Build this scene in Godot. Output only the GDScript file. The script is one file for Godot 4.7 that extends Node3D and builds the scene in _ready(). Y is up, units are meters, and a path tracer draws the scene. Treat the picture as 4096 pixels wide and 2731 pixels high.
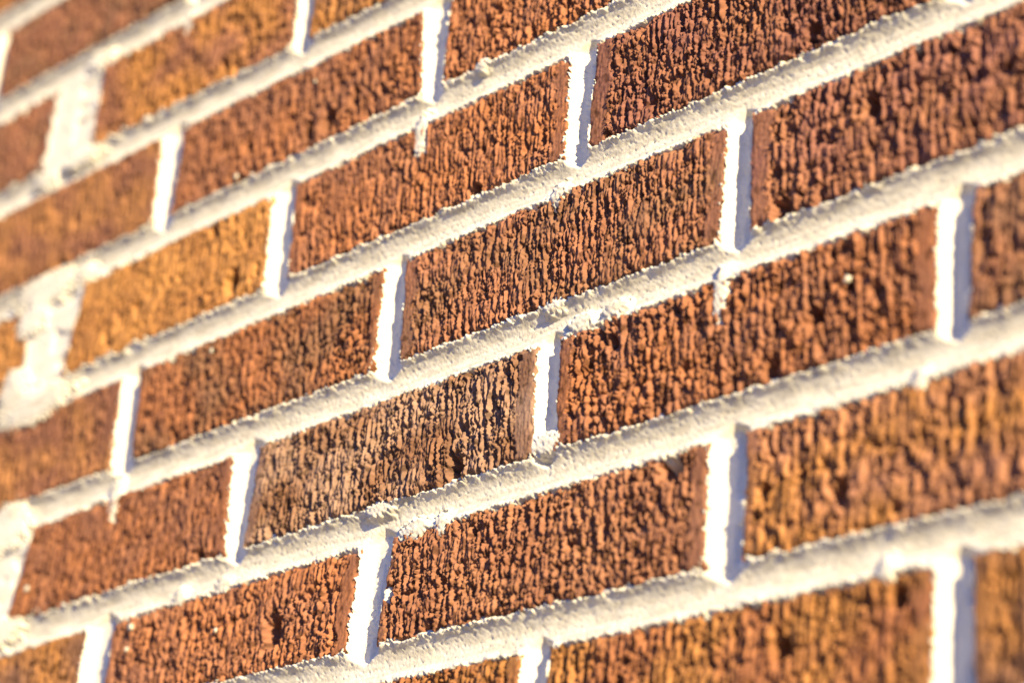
extends Node3D
# A close view along a sunlit wall of rugged, combed clay bricks set in pale mortar.
# The wall's face is the plane z = 0; x runs along the courses. Sizes of bricks and joints are in millimetres, placed in metres.

const MM := 0.001
const RISE := 1700.0            # height of bed joint 0 above the ground, mm
const PITCH := 67.7             # from bed joint to bed joint
const STEP := 203.2             # from head joint to head joint
const HALF := 8.4               # half of a bed joint

const SUN := Vector3(0.865, 0.325, 0.36)     # towards the sun

# measured bed joints: offset and tilt of the centre line
const BED := {0: [1.0, 0.0], 1: [2.3, -0.008], 2: [1.7, -0.017], 3: [-1.4, 0.004], 4: [-2.7, 0.007], 5: [-1.3, 0.002], 6: [0.1, 0.0], 7: [9.9, -0.019], 8: [3.0, -0.005]}
# measured head joints by course: number along the wall -> left edge (top, bottom), right edge (top, bottom)
const HEAD := {
	1: {0: [-22.7, -26.3, 20.9, 21.3], 1: [196.3, 196.3, 210.2, 210.2]},
	2: {0: [91, 94, 111.5, 110], 1: [298, 303, 316.5, 317]},
	3: {0: [-12.6, -5.8, 39, 30], 1: [197, 199.4, 215, 217], 2: [402.7, 403.3, 418.7, 417.4]},
	4: {0: [88.8, 90.7, 106, 108.5], 1: [290.6, 290, 305.2, 307.8], 2: [497.5, 496, 511.2, 511.7]},
	5: {0: [-15, -17, 28.5, 16.5], 1: [193, 196.3, 214, 211], 2: [396.3, 399, 410.6, 411.7], 3: [602.3, 602, 618.5, 616]},
	6: {0: [92.4, 89.2, 115, 113.5], 1: [295.7, 292.8, 317, 312], 2: [496.5, 496.8, 515.3, 515.5]},
	7: {2: [402.4, 399, 418, 415], 3: [603.4, 602, 619.3, 620]},
}
# bricks in view, by "course:number of the head joint on the left": fired colour, colour it shades into, margins (left, right), bead width, bead length, relief, cell
const LOOK := {
	"0:-1": ["red", "umber", 5, 5, 3.2, 6, 1.1, 1.2], "0:0": ["red", "umber", 5, 5, 3.2, 6, 1.1, 1.2],
	"1:-1": ["red", "umber", 5, 6, 3.0, 6, 1.0, 1.1], "1:0": ["ochre", "red", 3, 4, 3.4, 6, 1.5, 0.9], "1:1": ["ochre", "umber", 4, 4, 3.2, 6, 1.3, 0.8],
	"2:-1": ["tan", "red", 4, 7, 2.6, 8, 0.8, 1.0], "2:0": ["red", "rust", 5, 5, 3.2, 7, 1.4, 0.8], "2:1": ["rust", "red", 3, 5, 3.0, 5, 1.5, 0.56], "2:2": ["red", "rust", 5, 5, 3.0, 5, 1.4, 0.7],
	"3:-1": ["gold", "ochre", 4, 4, 2.8, 6, 0.9, 1.1], "3:0": ["gold", "ochre", 3, 3, 2.4, 7, 0.9, 0.9], "3:1": ["rust", "red", 6, 8, 2.8, 12, 1.2, 0.56, 1.0], "3:2": ["red", "plum", 10, 6, 2.8, 5, 1.6, 0.52, 0.4], "3:3": ["red", "plum", 10, 6, 3.0, 6, 1.4, 0.8],
	"4:-1": ["red", "tan", 4, 8, 2.8, 7, 0.9, 1.0], "4:0": ["rust", "umber", 5, 5, 2.8, 6, 1.4, 0.75], "4:1": ["red", "umber", 9, 8, 2.8, 7, 1.3, 0.52, 0.5], "4:2": ["red", "plum", 10, 6, 3.4, 7, 1.7, 0.56, 0.6],
	"5:0": ["rust", "red", 4, 8, 2.6, 7, 1.0, 0.9], "5:1": ["ash", "umber", 7, 10, 2.7, 9, 1.5, 0.52, 0.6], "5:2": ["red", "rust", 7, 9, 4.3, 5, 1.7, 0.52, 1.0], "5:3": ["umber", "red", 4, 6, 3.2, 7, 1.5, 0.8],
	"6:-1": ["ochre", "umber", 4, 4, 2.8, 7, 1.0, 1.0], "6:0": ["rust", "red", 4, 9, 2.6, 6, 1.4, 0.7], "6:1": ["clay", "red", 4, 8, 2.5, 5, 1.7, 0.52, 0.3], "6:2": ["clay", "ochre", 6, 6, 3.8, 8, 1.7, 0.75, 0.8],
	"7:0": ["ochre", "red", 4, 5, 2.8, 6, 1.2, 0.9], "7:1": ["ochre", "rust", 4, 8, 2.8, 6, 1.4, 0.7], "7:2": ["ochre", "rust", 3, 9, 2.8, 8, 1.5, 0.7], "7:3": ["umber", "ochre", 6, 6, 3.2, 8, 1.5, 0.8],
	"8:1": ["red", "ochre", 4, 5, 3, 7, 1.2, 1.2], "8:2": ["ochre", "red", 4, 5, 3, 7, 1.2, 1.2],
}
const CLAY := {   # real base colours, linear
	"red": Color(0.232, 0.105, 0.064), "rust": Color(0.272, 0.113, 0.057), "umber": Color(0.190, 0.098, 0.060), "ochre": Color(0.308, 0.142, 0.053),
	"gold": Color(0.385, 0.185, 0.064), "tan": Color(0.315, 0.147, 0.064), "plum": Color(0.195, 0.087, 0.066), "ash": Color(0.280, 0.174, 0.125), "clay": Color(0.280, 0.132, 0.078),
}
# mortar squeezed out over the bricks: x, y, half width, half height
const SMEAR := [
	[306, -217, 4, 10], [498, -353, 3, 10], [98, -349, 4, 10], [329, -414, 8, 5], [347, -415, 4, 5], [421, -344, 6, 4], [198, -413, 5, 4], [165, -412, 4, 4], [402, -279, 4, 5], [100, -77, 3, 5],
	[440, -343, 5, 3], [582, -482, 3, 4], [595, -415, 3, 4], [404, -331, 5, 3], [344, -194, 4, 3],
	[304, -399, 7, 3], [8, -276, 30, 10], [0, -207, 26, 9], [-14, -262, 12, 12], [-8, -222, 14, 9], [34, -206, 8, 5], [-4, -347, 24, 10], [12, -402, 16, 7], [4, -340, 12, 10],
	[14, -130, 14, 5], [-20, -132, 10, 5], [14, -68, 10, 5], [408, -393, 11, 4],
]
# deep pits torn into the clay: x, y, radius
const PIT := [
	[139, -118, 3], [107, -123, 3], [171, -175, 4], [219, -184, 4], [234, -184, 5], [173, -252, 5], [11, -196, 4], [353, -391, 5], [560, -449, 4], [525, -441, 3], [240, -442, 6], [526, -392, 4], [571, -296, 4],
	[253, -177, 4], [477, -420, 5], [348, -259, 3], [176, -395, 4], [546, -377, 4], [540, -253, 4], [535, -501, 4], [587, -493, 4], [151, -218, 3], [528, -326, 4], [562, -368, 3], [345, -462, 3], [317, -440, 3],
]
const CRUMB := [[562.4, -366.8, 1.6], [166, -287.6, 1.3], [130.6, -431.7, 1.2], [199.7, -434.8, 1.1], [131.6, -421, 1.7], [166, -192.7, 1.4], [33.7, -382.8, 1.6], [221.7, -158.4, 0.9]]

var noise := {}
var chance := RandomNumberGenerator.new()


func _ready():
	# ---- camera, sky, sun, exposure
	var camera := Camera3D.new()
	camera.name = "camera"
	camera.transform = Transform3D(
		Basis(Vector3(0.68852308, 0.07988849, -0.7208008), Vector3(0.24942291, 0.90719472, 0.33880074), Vector3(0.68097296, -0.41305637, 0.60469849)),
		Vector3(1.11022965, RISE * MM - 0.78362153, 0.64757600))
	var lens := CameraAttributesPhysical.new()
	lens.frustum_focal_length = 90.5
	lens.frustum_focus_distance = 1.072
	lens.exposure_aperture = 5.2
	lens.frustum_near = 0.05
	lens.frustum_far = 400.0
	camera.attributes = lens
	camera.fov = 15.106
	camera.near = 0.05
	camera.far = 400.0
	add_child(camera)
	camera.current = true

	var sky_look := ProceduralSkyMaterial.new()
	sky_look.sky_top_color = Color(0.23, 0.49, 0.92)
	sky_look.sky_horizon_color = Color(0.60, 0.71, 0.93)
	sky_look.sky_curve = 0.12
	sky_look.ground_bottom_color = Color(0.34, 0.30, 0.25)
	sky_look.ground_horizon_color = Color(0.56, 0.55, 0.53)
	sky_look.energy_multiplier = 0.5
	var sky := Sky.new()
	sky.sky_material = sky_look
	var air := Environment.new()
	air.background_mode = Environment.BG_SKY
	air.sky = sky
	air.ambient_light_source = Environment.AMBIENT_SOURCE_SKY
	air.tonemap_mode = Environment.TONE_MAPPER_LINEAR
	air.tonemap_exposure = 2.65
	air.sdfgi_enabled = true
	air.ssao_enabled = true
	air.ssil_enabled = true
	var world := WorldEnvironment.new()
	world.name = "world"
	world.environment = air
	add_child(world)

	var sun := DirectionalLight3D.new()
	sun.name = "sun"
	sun.light_color = Color(1.0, 0.915, 0.72)
	sun.light_energy = 1.6
	sun.light_angular_distance = 0.5
	sun.shadow_enabled = true
	sun.basis = Basis.looking_at(-SUN.normalized(), Vector3.UP)
	add_child(sun)

	# ---- ground
	chance.seed = 71
	make_noise()
	var ground := MeshInstance3D.new()
	ground.name = "ground"
	var sheet := PlaneMesh.new()
	sheet.size = Vector2(300, 300)
	ground.mesh = sheet
	ground.material_override = ground_material()
	ground.set_meta("kind", "structure")
	ground.set_meta("label", "pale sunlit paved ground at the foot of the wall")
	add_child(ground)

	# ---- the wall
	var wall := Node3D.new()
	wall.name = "brick_wall"
	wall.position = Vector3(0.3, 0, 0)
	wall.set_meta("label", "sunlit wall of rugged red and ochre bricks with thick white mortar joints")
	wall.set_meta("category", "wall")
	wall.set_meta("kind", "thing")
	add_child(wall)
	var clay := clay_material()
	var lime := mortar_material()
	var core := MeshInstance3D.new()
	core.name = "wall_core"
	var slab := BoxMesh.new()
	slab.size = Vector3(2.76, 2.105, 0.09)
	core.mesh = slab
	core.material_override = lime
	core.position = Vector3(-0.05, 1.0525, -0.0605)
	wall.add_child(core)
	for k in range(-6, 14):
		for i in range(-6, 8):
			add_brick(wall, k, i, clay)
	add_mortar(wall, lime)
	for c in CRUMB:
		add_crumb(wall, c, lime)


# ---------------------------------------------------------------- noise

func make_noise():
	for spec in [["warp", 3, 0], ["fine", 5, 0], ["stripe", 7, 0], ["crack", 11, 0], ["broad", 13, 0], ["edge", 17, 0], ["tint", 19, 0], ["bead", 23, 1], ["bead_rise", 23, 2], ["grit", 29, 1], ["sand", 31, 0], ["lip", 37, 1]]:
		var f := FastNoiseLite.new()
		f.seed = spec[1]
		f.frequency = 1.0
		f.fractal_type = FastNoiseLite.FRACTAL_NONE
		f.noise_type = FastNoiseLite.TYPE_SIMPLEX_SMOOTH if spec[2] == 0 else FastNoiseLite.TYPE_CELLULAR
		if spec[2] > 0:
			f.cellular_jitter = 0.72
			f.cellular_distance_function = FastNoiseLite.DISTANCE_EUCLIDEAN
			f.cellular_return_type = FastNoiseLite.RETURN_DISTANCE2_SUB if spec[2] == 1 else FastNoiseLite.RETURN_CELL_VALUE
		noise[spec[0]] = f


# ---------------------------------------------------------------- layout of the wall

func bed_y(j: int, x: float) -> float:
	var b = BED.get(j, [0.0, 0.0])
	return -PITCH * j + b[0] + b[1] * x


func head(k: int, i: int) -> Array:
	if HEAD.has(k) and HEAD[k].has(i):
		return HEAD[k][i]
	var x := STEP * (i + (0.5 if posmod(k, 2) == 0 else 0.0)) + 3.0 * sin(k * 12.3 + i * 5.1)
	return [x - 8.0, x - 8.0, x + 8.0, x + 8.0]


# ---------------------------------------------------------------- bricks

func add_brick(wall: Node3D, k: int, i: int, clay: Material):
	var left = head(k, i)
	var right = head(k, i + 1)
	var shown = LOOK.get("%d:%d" % [k, i])
	var look: Array = shown if shown else [["red", "rust", "ochre", "umber"][posmod(k * 7 + i * 3, 4)], "red", 5, 6, 3.0, 6, 1.2, 4.0]
	var mid: float = (left[2] + right[0]) / 2
	# corners: top left, top right, bottom left, bottom right
	var tl := Vector2(left[2], bed_y(k, left[2]) - HALF)
	var tr := Vector2(right[0], bed_y(k, right[0]) - HALF)
	var bl := Vector2(left[3], bed_y(k + 1, left[3]) + HALF)
	var br := Vector2(right[1], bed_y(k + 1, right[1]) + HALF)
	var wide := (tr.x - tl.x + br.x - bl.x) / 2
	var tall := (tl.y - bl.y + tr.y - br.y) / 2
	var cell: float = look[7]
	var nx := int(wide / cell) + 1
	var ny := int(tall / cell) + 1
	var c0: Color = CLAY[look[0]]
	var c1: Color = CLAY[look[1]]
	var ml: float = look[2]
	var mr: float = look[3]
	var bw: float = look[4] * 0.84
	var bh: float = look[5]
	var rough: float = look[6]
	var comb: float = look[8] if look.size() > 8 else 0.75
	var ox := chance.randf() * 900.0
	var oy := chance.randf() * 900.0
	var tone := chance.randf_range(0.92, 1.08)
	var lean := chance.randf_range(-0.05, 0.08)
	var proud := chance.randf_range(-0.3, 0.5)
	var seam_at := wide * chance.randf_range(0.46, 0.52)
	var seam_step := chance.randf_range(-0.5, 0.7)
	var seam_deep := chance.randf_range(0.4, 2.4)
	var pits := []
	for p in PIT:
		if p[0] > tl.x - 4 and p[0] < tr.x + 4 and p[1] < tl.y + 4 and p[1] > bl.y - 4:
			pits.append(p)
	var n_warp: FastNoiseLite = noise.warp
	var n_fine: FastNoiseLite = noise.fine
	var n_stripe: FastNoiseLite = noise.stripe
	var n_crack: FastNoiseLite = noise.crack
	var n_broad: FastNoiseLite = noise.broad
	var n_edge: FastNoiseLite = noise.edge
	var n_tint: FastNoiseLite = noise.tint
	var n_bead: FastNoiseLite = noise.bead
	var n_rise: FastNoiseLite = noise.bead_rise
	var n_grit: FastNoiseLite = noise.grit
	var w := nx + 1
	var spots := PackedVector3Array()
	var tints := PackedColorArray()
	spots.resize(w * (ny + 1))
	tints.resize(w * (ny + 1))
	var centre := Vector3(mid, (tl.y + bl.y) / 2, 0)
	for b in ny + 1:
		var t := float(b) / ny
		var v := (1.0 - t) * tall
		for a in w:
			var s := float(a) / nx
			var u := s * wide
			var at := tl.lerp(tr, s).lerp(bl.lerp(br, s), t)
			var x := u + ox
			var y := v + oy
			var wx := x + lean * v + 0.9 * n_warp.get_noise_2d(x * 0.04, y * 0.012) + 0.34 * n_fine.get_noise_2d(x * 0.22, y * 0.16)
			var wy := y + 1.3 * n_warp.get_noise_2d(x * 0.3 + 50.0, y * 0.05)
			var broad := n_broad.get_noise_2d(x * 0.045, y * 0.04)
			var stripe := n_stripe.get_noise_2d(wx / (bw * 1.15), wy / 90.0)
			var p := wx / bw
			var q := wy / (bh * 1.3)
			var rise := n_rise.get_noise_2d(p, q)
			var split := n_bead.get_noise_2d(p, q) + 1.0
			var bead := smoothstep(0.03, 0.24 + 0.16 * broad, split)
			var column := smoothstep(-1.0, -0.2, cos(TAU * p))
			bead *= lerpf(1.0, column, clampf(comb + 0.7 * broad, 0.0, 1.0))
			# thin lines drawn by the combing wire, and finer torn grit in places
			var drawn := absf(n_crack.get_noise_2d(wx / (bw * 0.95) + 70.0, wy / 130.0))
			var torn := smoothstep(-0.1, 0.5, n_broad.get_noise_2d(x * 0.09 + 31.0, y * 0.07))
			var grit := smoothstep(0.0, 0.45, n_grit.get_noise_2d(wx * 0.72, wy * 0.44) + 1.0)
			var crack := n_crack.get_noise_2d(wx / (bw * 1.3), wy / 17.0)
			var h := 1.12 * rough * (0.5 * stripe + 1.25 * bead * (0.68 + 0.38 * rise) + (0.2 + 0.5 * torn) * grit - 1.0)
			h += 0.16 * n_fine.get_noise_2d(x * 0.9, y * 0.7)
			var pock := n_fine.get_noise_2d(x * 0.27 + 120.0, y * 0.2)
			if pock > 0.5:
				h -= 5.0 * (pock - 0.5)
			if drawn < 0.16:
				h -= rough * (1.0 - drawn / 0.16) * 1.5
			if crack < -0.34:
				h -= rough * (-0.34 - crack) * 6.0
			# calmer patches where the wire only scored the clay
			h = lerpf(h, 0.4 * h + 0.25 * rough, 0.75 * smoothstep(0.12, 0.45, n_broad.get_noise_2d(x * 0.03 + 90.0, y * 0.04)))
			# the ragged seam down the middle that the die left
			var seam := u - seam_at - 0.9 * n_edge.get_noise_2d(v * 0.22 + oy, 29.0)
			if seam > 0.0:
				h += seam_step
			h -= seam_deep * exp(-seam * seam * 1.6) * (0.55 + 0.8 * n_edge.get_noise_2d(v * 0.11 + ox, 41.0))
			# flat torn plates between the beads
			var cap := rough * (0.75 - 0.55 * broad)
			if h > cap:
				h = cap + (h - cap) * 0.3
			h += proud + 0.5 + 0.4 * broad
			# smooth margins that the cutting wire left at both ends
			var ragged := 1.6 * n_edge.get_noise_2d(v * 0.3 + ox, 7.0) + 1.8 * n_edge.get_noise_2d(v * 0.09 + ox, 17.0) + 1.1 * n_edge.get_noise_2d(v * 0.9 + oy, 3.0)
			var smooth_end := maxf(1.0 - smoothstep(ml + ragged - 0.5, ml + ragged + 0.5, u), 1.0 - smoothstep(mr + ragged - 0.5, mr + ragged + 0.5, wide - u))
			if smooth_end > 0.0:
				h = lerpf(h, 0.25 + proud + 0.18 * n_fine.get_noise_2d(x * 0.6, y * 0.12) + 0.12 * n_edge.get_noise_2d(x * 0.5, y * 0.5), smooth_end)
			for d in pits:
				var far := Vector2(at.x - d[0], (at.y - d[1]) * 0.75).length() + 1.1 * n_edge.get_noise_2d(at.x * 0.3, at.y * 0.3)
				if far < d[2] * 1.2:
					h -= 7.5 * smoothstep(0.0, 0.5, 1.0 - far / (d[2] * 1.2))
			# worn and chipped rim
			var rim := minf(minf(u, wide - u) * 1.2, minf(v, tall - v)) + 0.9 * n_edge.get_noise_2d(x * 0.25, y * 0.25) + 1.5 * n_edge.get_noise_2d(x * 0.07, y * 0.07) - 0.3 + 0.5 * n_edge.get_noise_2d(x * 0.8, y * 0.8)
			if rim < 2.2:
				h -= (2.2 - rim) * (2.2 - rim) * (0.32 if minf(v, tall - v) < minf(u, wide - u) else 0.1)
			h = maxf(h, -9.0)
			spots[b * w + a] = (Vector3(at.x, at.y, h) - centre) * MM
			var shift := clampf(0.42 + 0.85 * n_tint.get_noise_2d(x * 0.022, y * 0.03) + 0.25 * n_tint.get_noise_2d(x * 0.12 + 40.0, y * 0.06), 0.0, 1.0)
			var mottle := tone * (1.0 + 0.12 * rise + 0.14 * n_tint.get_noise_2d(x * 0.45, y * 0.3))
			var fleck := n_tint.get_noise_2d(x * 0.21 + 300.0, y * 0.17)
			if fleck > 0.45:      # dark iron spots and scorched flashes in the clay
				mottle *= 1.0 - 0.55 * smoothstep(0.45, 0.7, fleck)
			var col := c0.lerp(c1, shift) * mottle
			tints[b * w + a] = Color(col.r, col.g, col.b, 1.0)
	var body := MeshInstance3D.new()
	body.name = "brick"
	body.mesh = relief(spots, tints, w, ny + 1, 16.0 * MM)
	body.material_override = clay
	body.position = place(centre)
	wall.add_child(body, true)


func place(at: Vector3) -> Vector3:   # a point of the wall in millimetres, as a place under the wall's node
	return Vector3(at.x * MM - 0.3, (at.y + RISE) * MM, at.z * MM)


# A rectangular sheet of w x h points, rows from top to bottom, with sides that go back from its rim by deep metres.
func relief(spots: PackedVector3Array, tints: PackedColorArray, w: int, h: int, deep: float) -> ArrayMesh:
	var normals := PackedVector3Array()
	normals.resize(spots.size())
	for b in h:
		var up := maxi(b - 1, 0) * w
		var down := mini(b + 1, h - 1) * w
		for a in w:
			var r := spots[b * w + mini(a + 1, w - 1)] - spots[b * w + maxi(a - 1, 0)]
			var d := spots[up + a] - spots[down + a]
			normals[b * w + a] = r.cross(d).normalized()
	var index := PackedInt32Array()
	index.resize((w - 1) * (h - 1) * 6)
	var n := 0
	for b in h - 1:
		for a in w - 1:
			var i := b * w + a
			index[n] = i
			index[n + 1] = i + 1
			index[n + 2] = i + w
			index[n + 3] = i + 1
			index[n + 4] = i + w + 1
			index[n + 5] = i + w
			n += 6
	# the sides
	var ring := PackedInt32Array()
	for a in w: ring.append(a)
	for b in range(1, h): ring.append(b * w + w - 1)
	for a in range(w - 2, -1, -1): ring.append((h - 1) * w + a)
	for b in range(h - 2, 0, -1): ring.append(b * w)
	var middle := Vector3.ZERO
	var first := spots.size()
	for i in ring:
		var out := (Vector3(spots[i].x, spots[i].y, 0) - middle)
		out = Vector3(signf(out.x) if absf(out.x) > absf(spots[0].x) * 0.99 else 0.0, signf(out.y) if absf(out.y) > absf(spots[0].y) * 0.9 else 0.0, 0).normalized()
		spots.append(spots[i])
		spots.append(Vector3(spots[i].x, spots[i].y, -deep))
		for _e in 2:
			normals.append(out)
			tints.append(tints[i])
	for r in ring.size():
		var p := first + r * 2
		var q := first + ((r + 1) % ring.size()) * 2
		index.append_array([p, p + 1, q, q, p + 1, q + 1])
	var arrays := []
	arrays.resize(Mesh.ARRAY_MAX)
	arrays[Mesh.ARRAY_VERTEX] = spots
	arrays[Mesh.ARRAY_NORMAL] = normals
	arrays[Mesh.ARRAY_COLOR] = tints
	arrays[Mesh.ARRAY_INDEX] = index
	var m := ArrayMesh.new()
	m.add_surface_from_arrays(Mesh.PRIMITIVE_TRIANGLES, arrays)
	return m


# ---------------------------------------------------------------- mortar

# Grid lines: fine where the photograph looks, coarse beyond.
func lines(from: float, fine_from: float, fine_to: float, to: float, fine: float, coarse: float) -> PackedFloat32Array:
	var r := PackedFloat32Array()
	var x := from
	while x < to:
		r.append(x)
		x += fine if x > fine_from and x < fine_to else coarse
	return r


func add_mortar(wall: Node3D, lime: Material):
	var xs := lines(-1130, -135, 665, 1630, 0.8, 5.0)
	var ys := lines(-950, -560, 40, 405, 0.75, 4.0)
	var w := xs.size()
	var h := ys.size()
	var n_edge: FastNoiseLite = noise.edge
	var n_sand: FastNoiseLite = noise.sand
	var n_lip: FastNoiseLite = noise.lip
	var n_tint: FastNoiseLite = noise.tint
	var n_broad: FastNoiseLite = noise.broad
	var spots := PackedVector3Array()
	var tints := PackedColorArray()
	var number := PackedInt32Array()      # point number of each grid crossing, or -1 under the bricks
	number.resize(w * h)
	number.fill(-1)
	var high := PackedFloat32Array()
	high.resize(w * h)
	var heads := {}
	for k in range(-8, 16):
		heads[k] = []
		for i in range(-7, 10):
			heads[k].append(head(k, i))
	for b in h:
		var y := ys[b]
		var near := []
		for s in SMEAR:
			if absf(y - s[1]) < s[3] + 4.0:
				near.append(s)
		var j0 := int(round(-y / PITCH))
		var cursor := 0
		for a in w:
			var x := xs[a]
			# the nearest bed joint
			var off := y - bed_y(j0, x)
			var inside := HALF - absf(off)
			# the course and its head joints
			var k := j0 if off < 0.0 else j0 - 1
			var t := clampf((bed_y(k, x) - HALF - y) / (PITCH - 2 * HALF), 0.0, 1.0)
			var list: Array = heads[k]
			var i := clampi(int(round(x / STEP - (0.5 if posmod(k, 2) == 0 else 0.0))) + 7, 0, list.size() - 1)
			var e: Array = list[i]
			var in_head := minf(x - lerpf(e[0], e[1], t), lerpf(e[2], e[3], t) - x)
			if inside < -6.0 and in_head < -6.0:
				var hit := false
				for s in near:
					if absf(x - s[0]) < s[2] + 4.0:
						hit = true
						break
				if not hit:
					continue
			in_head -= maxf(0.0, inside - 2.0)      # an upright joint fades out where it meets the bed
			var of_bed := smoothstep(-3.0, 3.0, inside - in_head)
			var flush: bool = e[2] - e[0] > 30.0
			# smooth union of both
			var d := maxf(inside, in_head)
			var gap := absf(inside - in_head)
			var round_off := 13.0 if flush else 5.0
			if gap < round_off and inside > -5.0 and in_head > -5.0:
				d += (round_off - gap) * (round_off - gap) / (4.0 * round_off)
			var frill := n_edge.get_noise_2d(x * 0.42, y * 0.42)
			var wave := n_edge.get_noise_2d(x * 0.09, y * 0.11)
			var lip := n_lip.get_noise_2d(x * 0.45, y * 0.45) + 1.0
			var blob := -9.0
			var thick := 0.2
			for s in near:
				var q := Vector2((x - s[0]) / s[2], (y - s[1]) / s[3]).length() + 0.34 * frill + 0.16 * wave
				if (1.0 - q) * minf(s[2], s[3]) > blob:
					blob = (1.0 - q) * minf(s[2], s[3])
					thick = 1.0 if s[2] >= 12 else 0.2
			d += (0.6 * frill + 0.75 * n_edge.get_noise_2d(x * 0.19 + 40.0, y * 0.19) + (2.6 if flush else 0.8) * wave) * (1.0 - smoothstep(0.6, 3.6, d))
			var z := 0.0
			# at the left edge of the next brick the mortar mostly stays back and leaves the brick's own edge bare
			var far_side := (1.0 - of_bed) * smoothstep(0.0, 3.0, x - lerpf(e[0] + e[2], e[1] + e[3], t) / 2.0) * smoothstep(-0.25, 0.1, n_tint.get_noise_2d(x * 0.03 + 9.0, y * 0.07))
			if d > 0.0:
				var r := 1.0 - clampf(d / 8.0, 0.0, 1.0)
				var depth := lerpf(6.4, 4.0, of_bed)
				if flush:
					depth = lerpf(1.6, depth, of_bed)
				z = -depth * (1.0 - r * r * lerpf(r, 1.0, of_bed)) + 0.3 - 1.3 * far_side
			else:
				z = 0.3 + d * 1.5 - 1.3 * far_side
			if blob > -3.0:
				z = maxf(z, minf(thick + 0.12 * blob, 0.6 + thick) - (0.0 if blob > 0.0 else -blob * 1.2))
			# grains stand out at the lips, the tooled hollow is smoother
			var edge := 1.0 - smoothstep(0.5, 3.4, absf(d + 0.3))
			edge *= clampf(0.75 + 1.1 * wave + 0.5 * n_edge.get_noise_2d(x * 0.03 + 80.0, y * 0.4), 0.1, 1.3)
			if blob > -0.6:
				edge = minf(edge, 0.3)
			z += edge * (1.0 - 0.7 * far_side) * (1.1 * smoothstep(0.0, 0.52, lip) - 0.5 + 0.35 * frill) + 0.1 * n_sand.get_noise_2d(x * 0.85, y * 0.85) + 0.1 * of_bed * n_sand.get_noise_2d(x * 0.04, y * 0.7 + 60.0) + 0.09 * n_sand.get_noise_2d(x * 0.33, y * 0.4 + 90.0) + 0.16 * n_broad.get_noise_2d(x * 0.06, y * 0.09)
			var pin := n_sand.get_noise_2d(x * 0.55 + 200.0, y * 0.55)
			if pin > 0.5:          # pinholes left by lost grains
				z -= 1.3 * (pin - 0.5)
			var tint := 1.0 + 0.06 * n_tint.get_noise_2d(x * 0.05, y * 0.08) + 0.09 * n_sand.get_noise_2d(x * 0.6 + 33.0, y * 0.6)
			# weather stains along the beds, with outlines of their own
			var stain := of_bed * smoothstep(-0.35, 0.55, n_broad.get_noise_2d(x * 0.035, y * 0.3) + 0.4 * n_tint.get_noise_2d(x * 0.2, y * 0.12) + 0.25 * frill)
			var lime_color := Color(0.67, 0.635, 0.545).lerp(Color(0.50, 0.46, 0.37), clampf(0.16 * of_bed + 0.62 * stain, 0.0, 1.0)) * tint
			number[b * w + a] = spots.size()
			high[b * w + a] = z
			spots.append(place(Vector3(x, y, z)))
			tints.append(Color(lime_color.r, lime_color.g, lime_color.b, 1.0))
	var normals := PackedVector3Array()
	normals.resize(spots.size())
	var index := PackedInt32Array()
	for b in h:
		for a in w:
			var i := b * w + a
			var me := number[i]
			if me < 0:
				continue
			var l := number[i - 1] if a > 0 else -1
			var r := number[i + 1] if a < w - 1 else -1
			var dn := number[i - w] if b > 0 else -1
			var up := number[i + w] if b < h - 1 else -1
			var across := spots[r if r >= 0 else me] - spots[l if l >= 0 else me]
			var along := spots[up if up >= 0 else me] - spots[dn if dn >= 0 else me]
			var nn := across.cross(along)
			normals[me] = nn.normalized() if nn.length_squared() > 1e-18 else Vector3(0, 0, 1)
			if r >= 0 and up >= 0:
				var diag := number[i + w + 1]
				if diag >= 0:
					index.append_array([me, up, r, r, up, diag])
	var arrays := []
	arrays.resize(Mesh.ARRAY_MAX)
	arrays[Mesh.ARRAY_VERTEX] = spots
	arrays[Mesh.ARRAY_NORMAL] = normals
	arrays[Mesh.ARRAY_COLOR] = tints
	arrays[Mesh.ARRAY_INDEX] = index
	var m := ArrayMesh.new()
	m.add_surface_from_arrays(Mesh.PRIMITIVE_TRIANGLES, arrays)
	var body := MeshInstance3D.new()
	body.name = "mortar"
	body.mesh = m
	body.material_override = lime
	wall.add_child(body)


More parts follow.
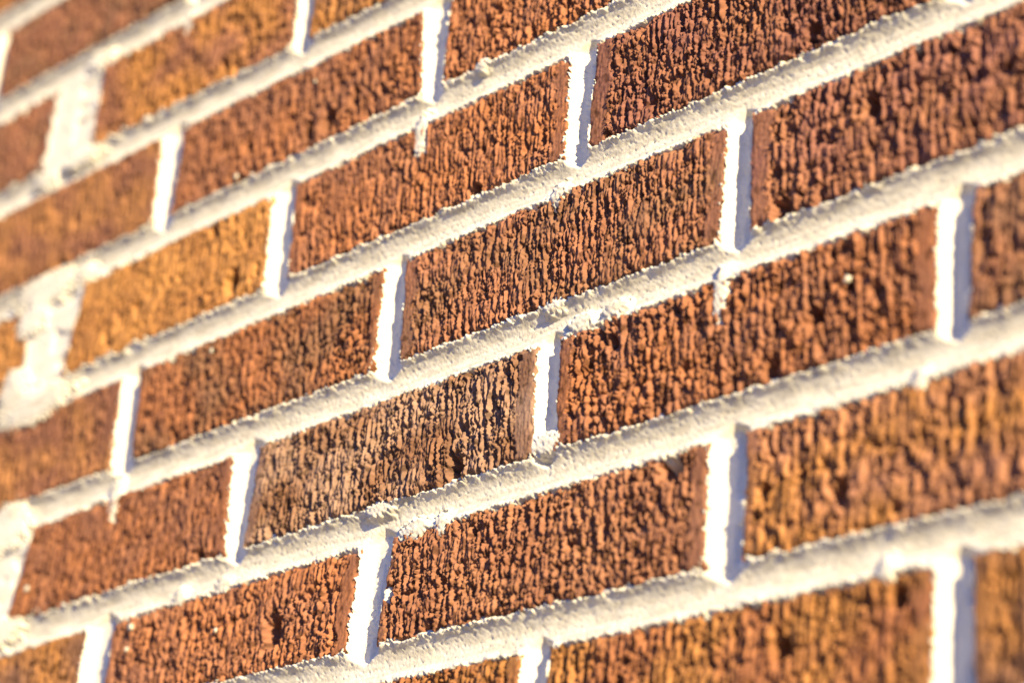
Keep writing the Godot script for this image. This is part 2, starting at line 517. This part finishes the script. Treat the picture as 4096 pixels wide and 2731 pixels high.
func add_crumb(wall: Node3D, c: Array, lime: Material):
	var ball := SphereMesh.new()
	ball.radial_segments = 14
	ball.rings = 8
	ball.radius = 1.0
	ball.height = 2.0
	var st := SurfaceTool.new()
	st.create_from(ball, 0)
	var arrays := st.commit_to_arrays()
	var v: PackedVector3Array = arrays[Mesh.ARRAY_VERTEX]
	var tints := PackedColorArray()
	var n_edge: FastNoiseLite = noise.edge
	for i in v.size():
		var p := v[i]
		v[i] = p * c[2] * MM * (1.0 + 0.6 * n_edge.get_noise_3d(p.x * 1.3 + c[0], p.y * 1.3 + c[1], p.z * 1.3)) * Vector3(1, 1, 0.6)
		tints.append(Color(0.52, 0.47, 0.39))
	arrays[Mesh.ARRAY_VERTEX] = v
	arrays[Mesh.ARRAY_COLOR] = tints
	var m := ArrayMesh.new()
	m.add_surface_from_arrays(Mesh.PRIMITIVE_TRIANGLES, arrays)
	var body := MeshInstance3D.new()
	body.name = "mortar_crumb"
	body.mesh = m
	body.material_override = lime
	body.position = place(Vector3(c[0], c[1], 1.3))
	wall.add_child(body, true)


# ---------------------------------------------------------------- materials

func grain(seed_: int, freq: float) -> NoiseTexture2D:
	var f := FastNoiseLite.new()
	f.seed = seed_
	f.frequency = freq
	f.fractal_octaves = 3
	var t := NoiseTexture2D.new()
	t.width = 512
	t.height = 512
	t.seamless = true
	t.as_normal_map = true
	t.bump_strength = 3.0
	t.noise = f
	return t


func clay_material() -> StandardMaterial3D:
	var m := StandardMaterial3D.new()
	m.vertex_color_use_as_albedo = true
	m.roughness = 0.85
	m.metallic_specular = 0.12
	m.uv1_triplanar = true
	m.uv1_scale = Vector3(28, 28, 28)
	m.normal_enabled = true
	m.normal_scale = 0.5
	m.normal_texture = grain(41, 0.04)
	return m


func mortar_material() -> StandardMaterial3D:
	var m := StandardMaterial3D.new()
	m.vertex_color_use_as_albedo = true
	m.roughness = 0.95
	m.metallic_specular = 0.2
	m.uv1_triplanar = true
	m.uv1_scale = Vector3(22, 22, 22)
	m.normal_enabled = true
	m.normal_scale = 0.4
	m.normal_texture = grain(43, 0.06)
	return m


func ground_material() -> StandardMaterial3D:
	var m := StandardMaterial3D.new()
	m.albedo_color = Color(0.50, 0.44, 0.36)
	m.roughness = 0.95
	m.uv1_triplanar = true
	m.uv1_world_triplanar = true
	m.uv1_scale = Vector3(1.5, 1.5, 1.5)
	m.normal_enabled = true
	m.normal_texture = grain(47, 0.05)
	return m
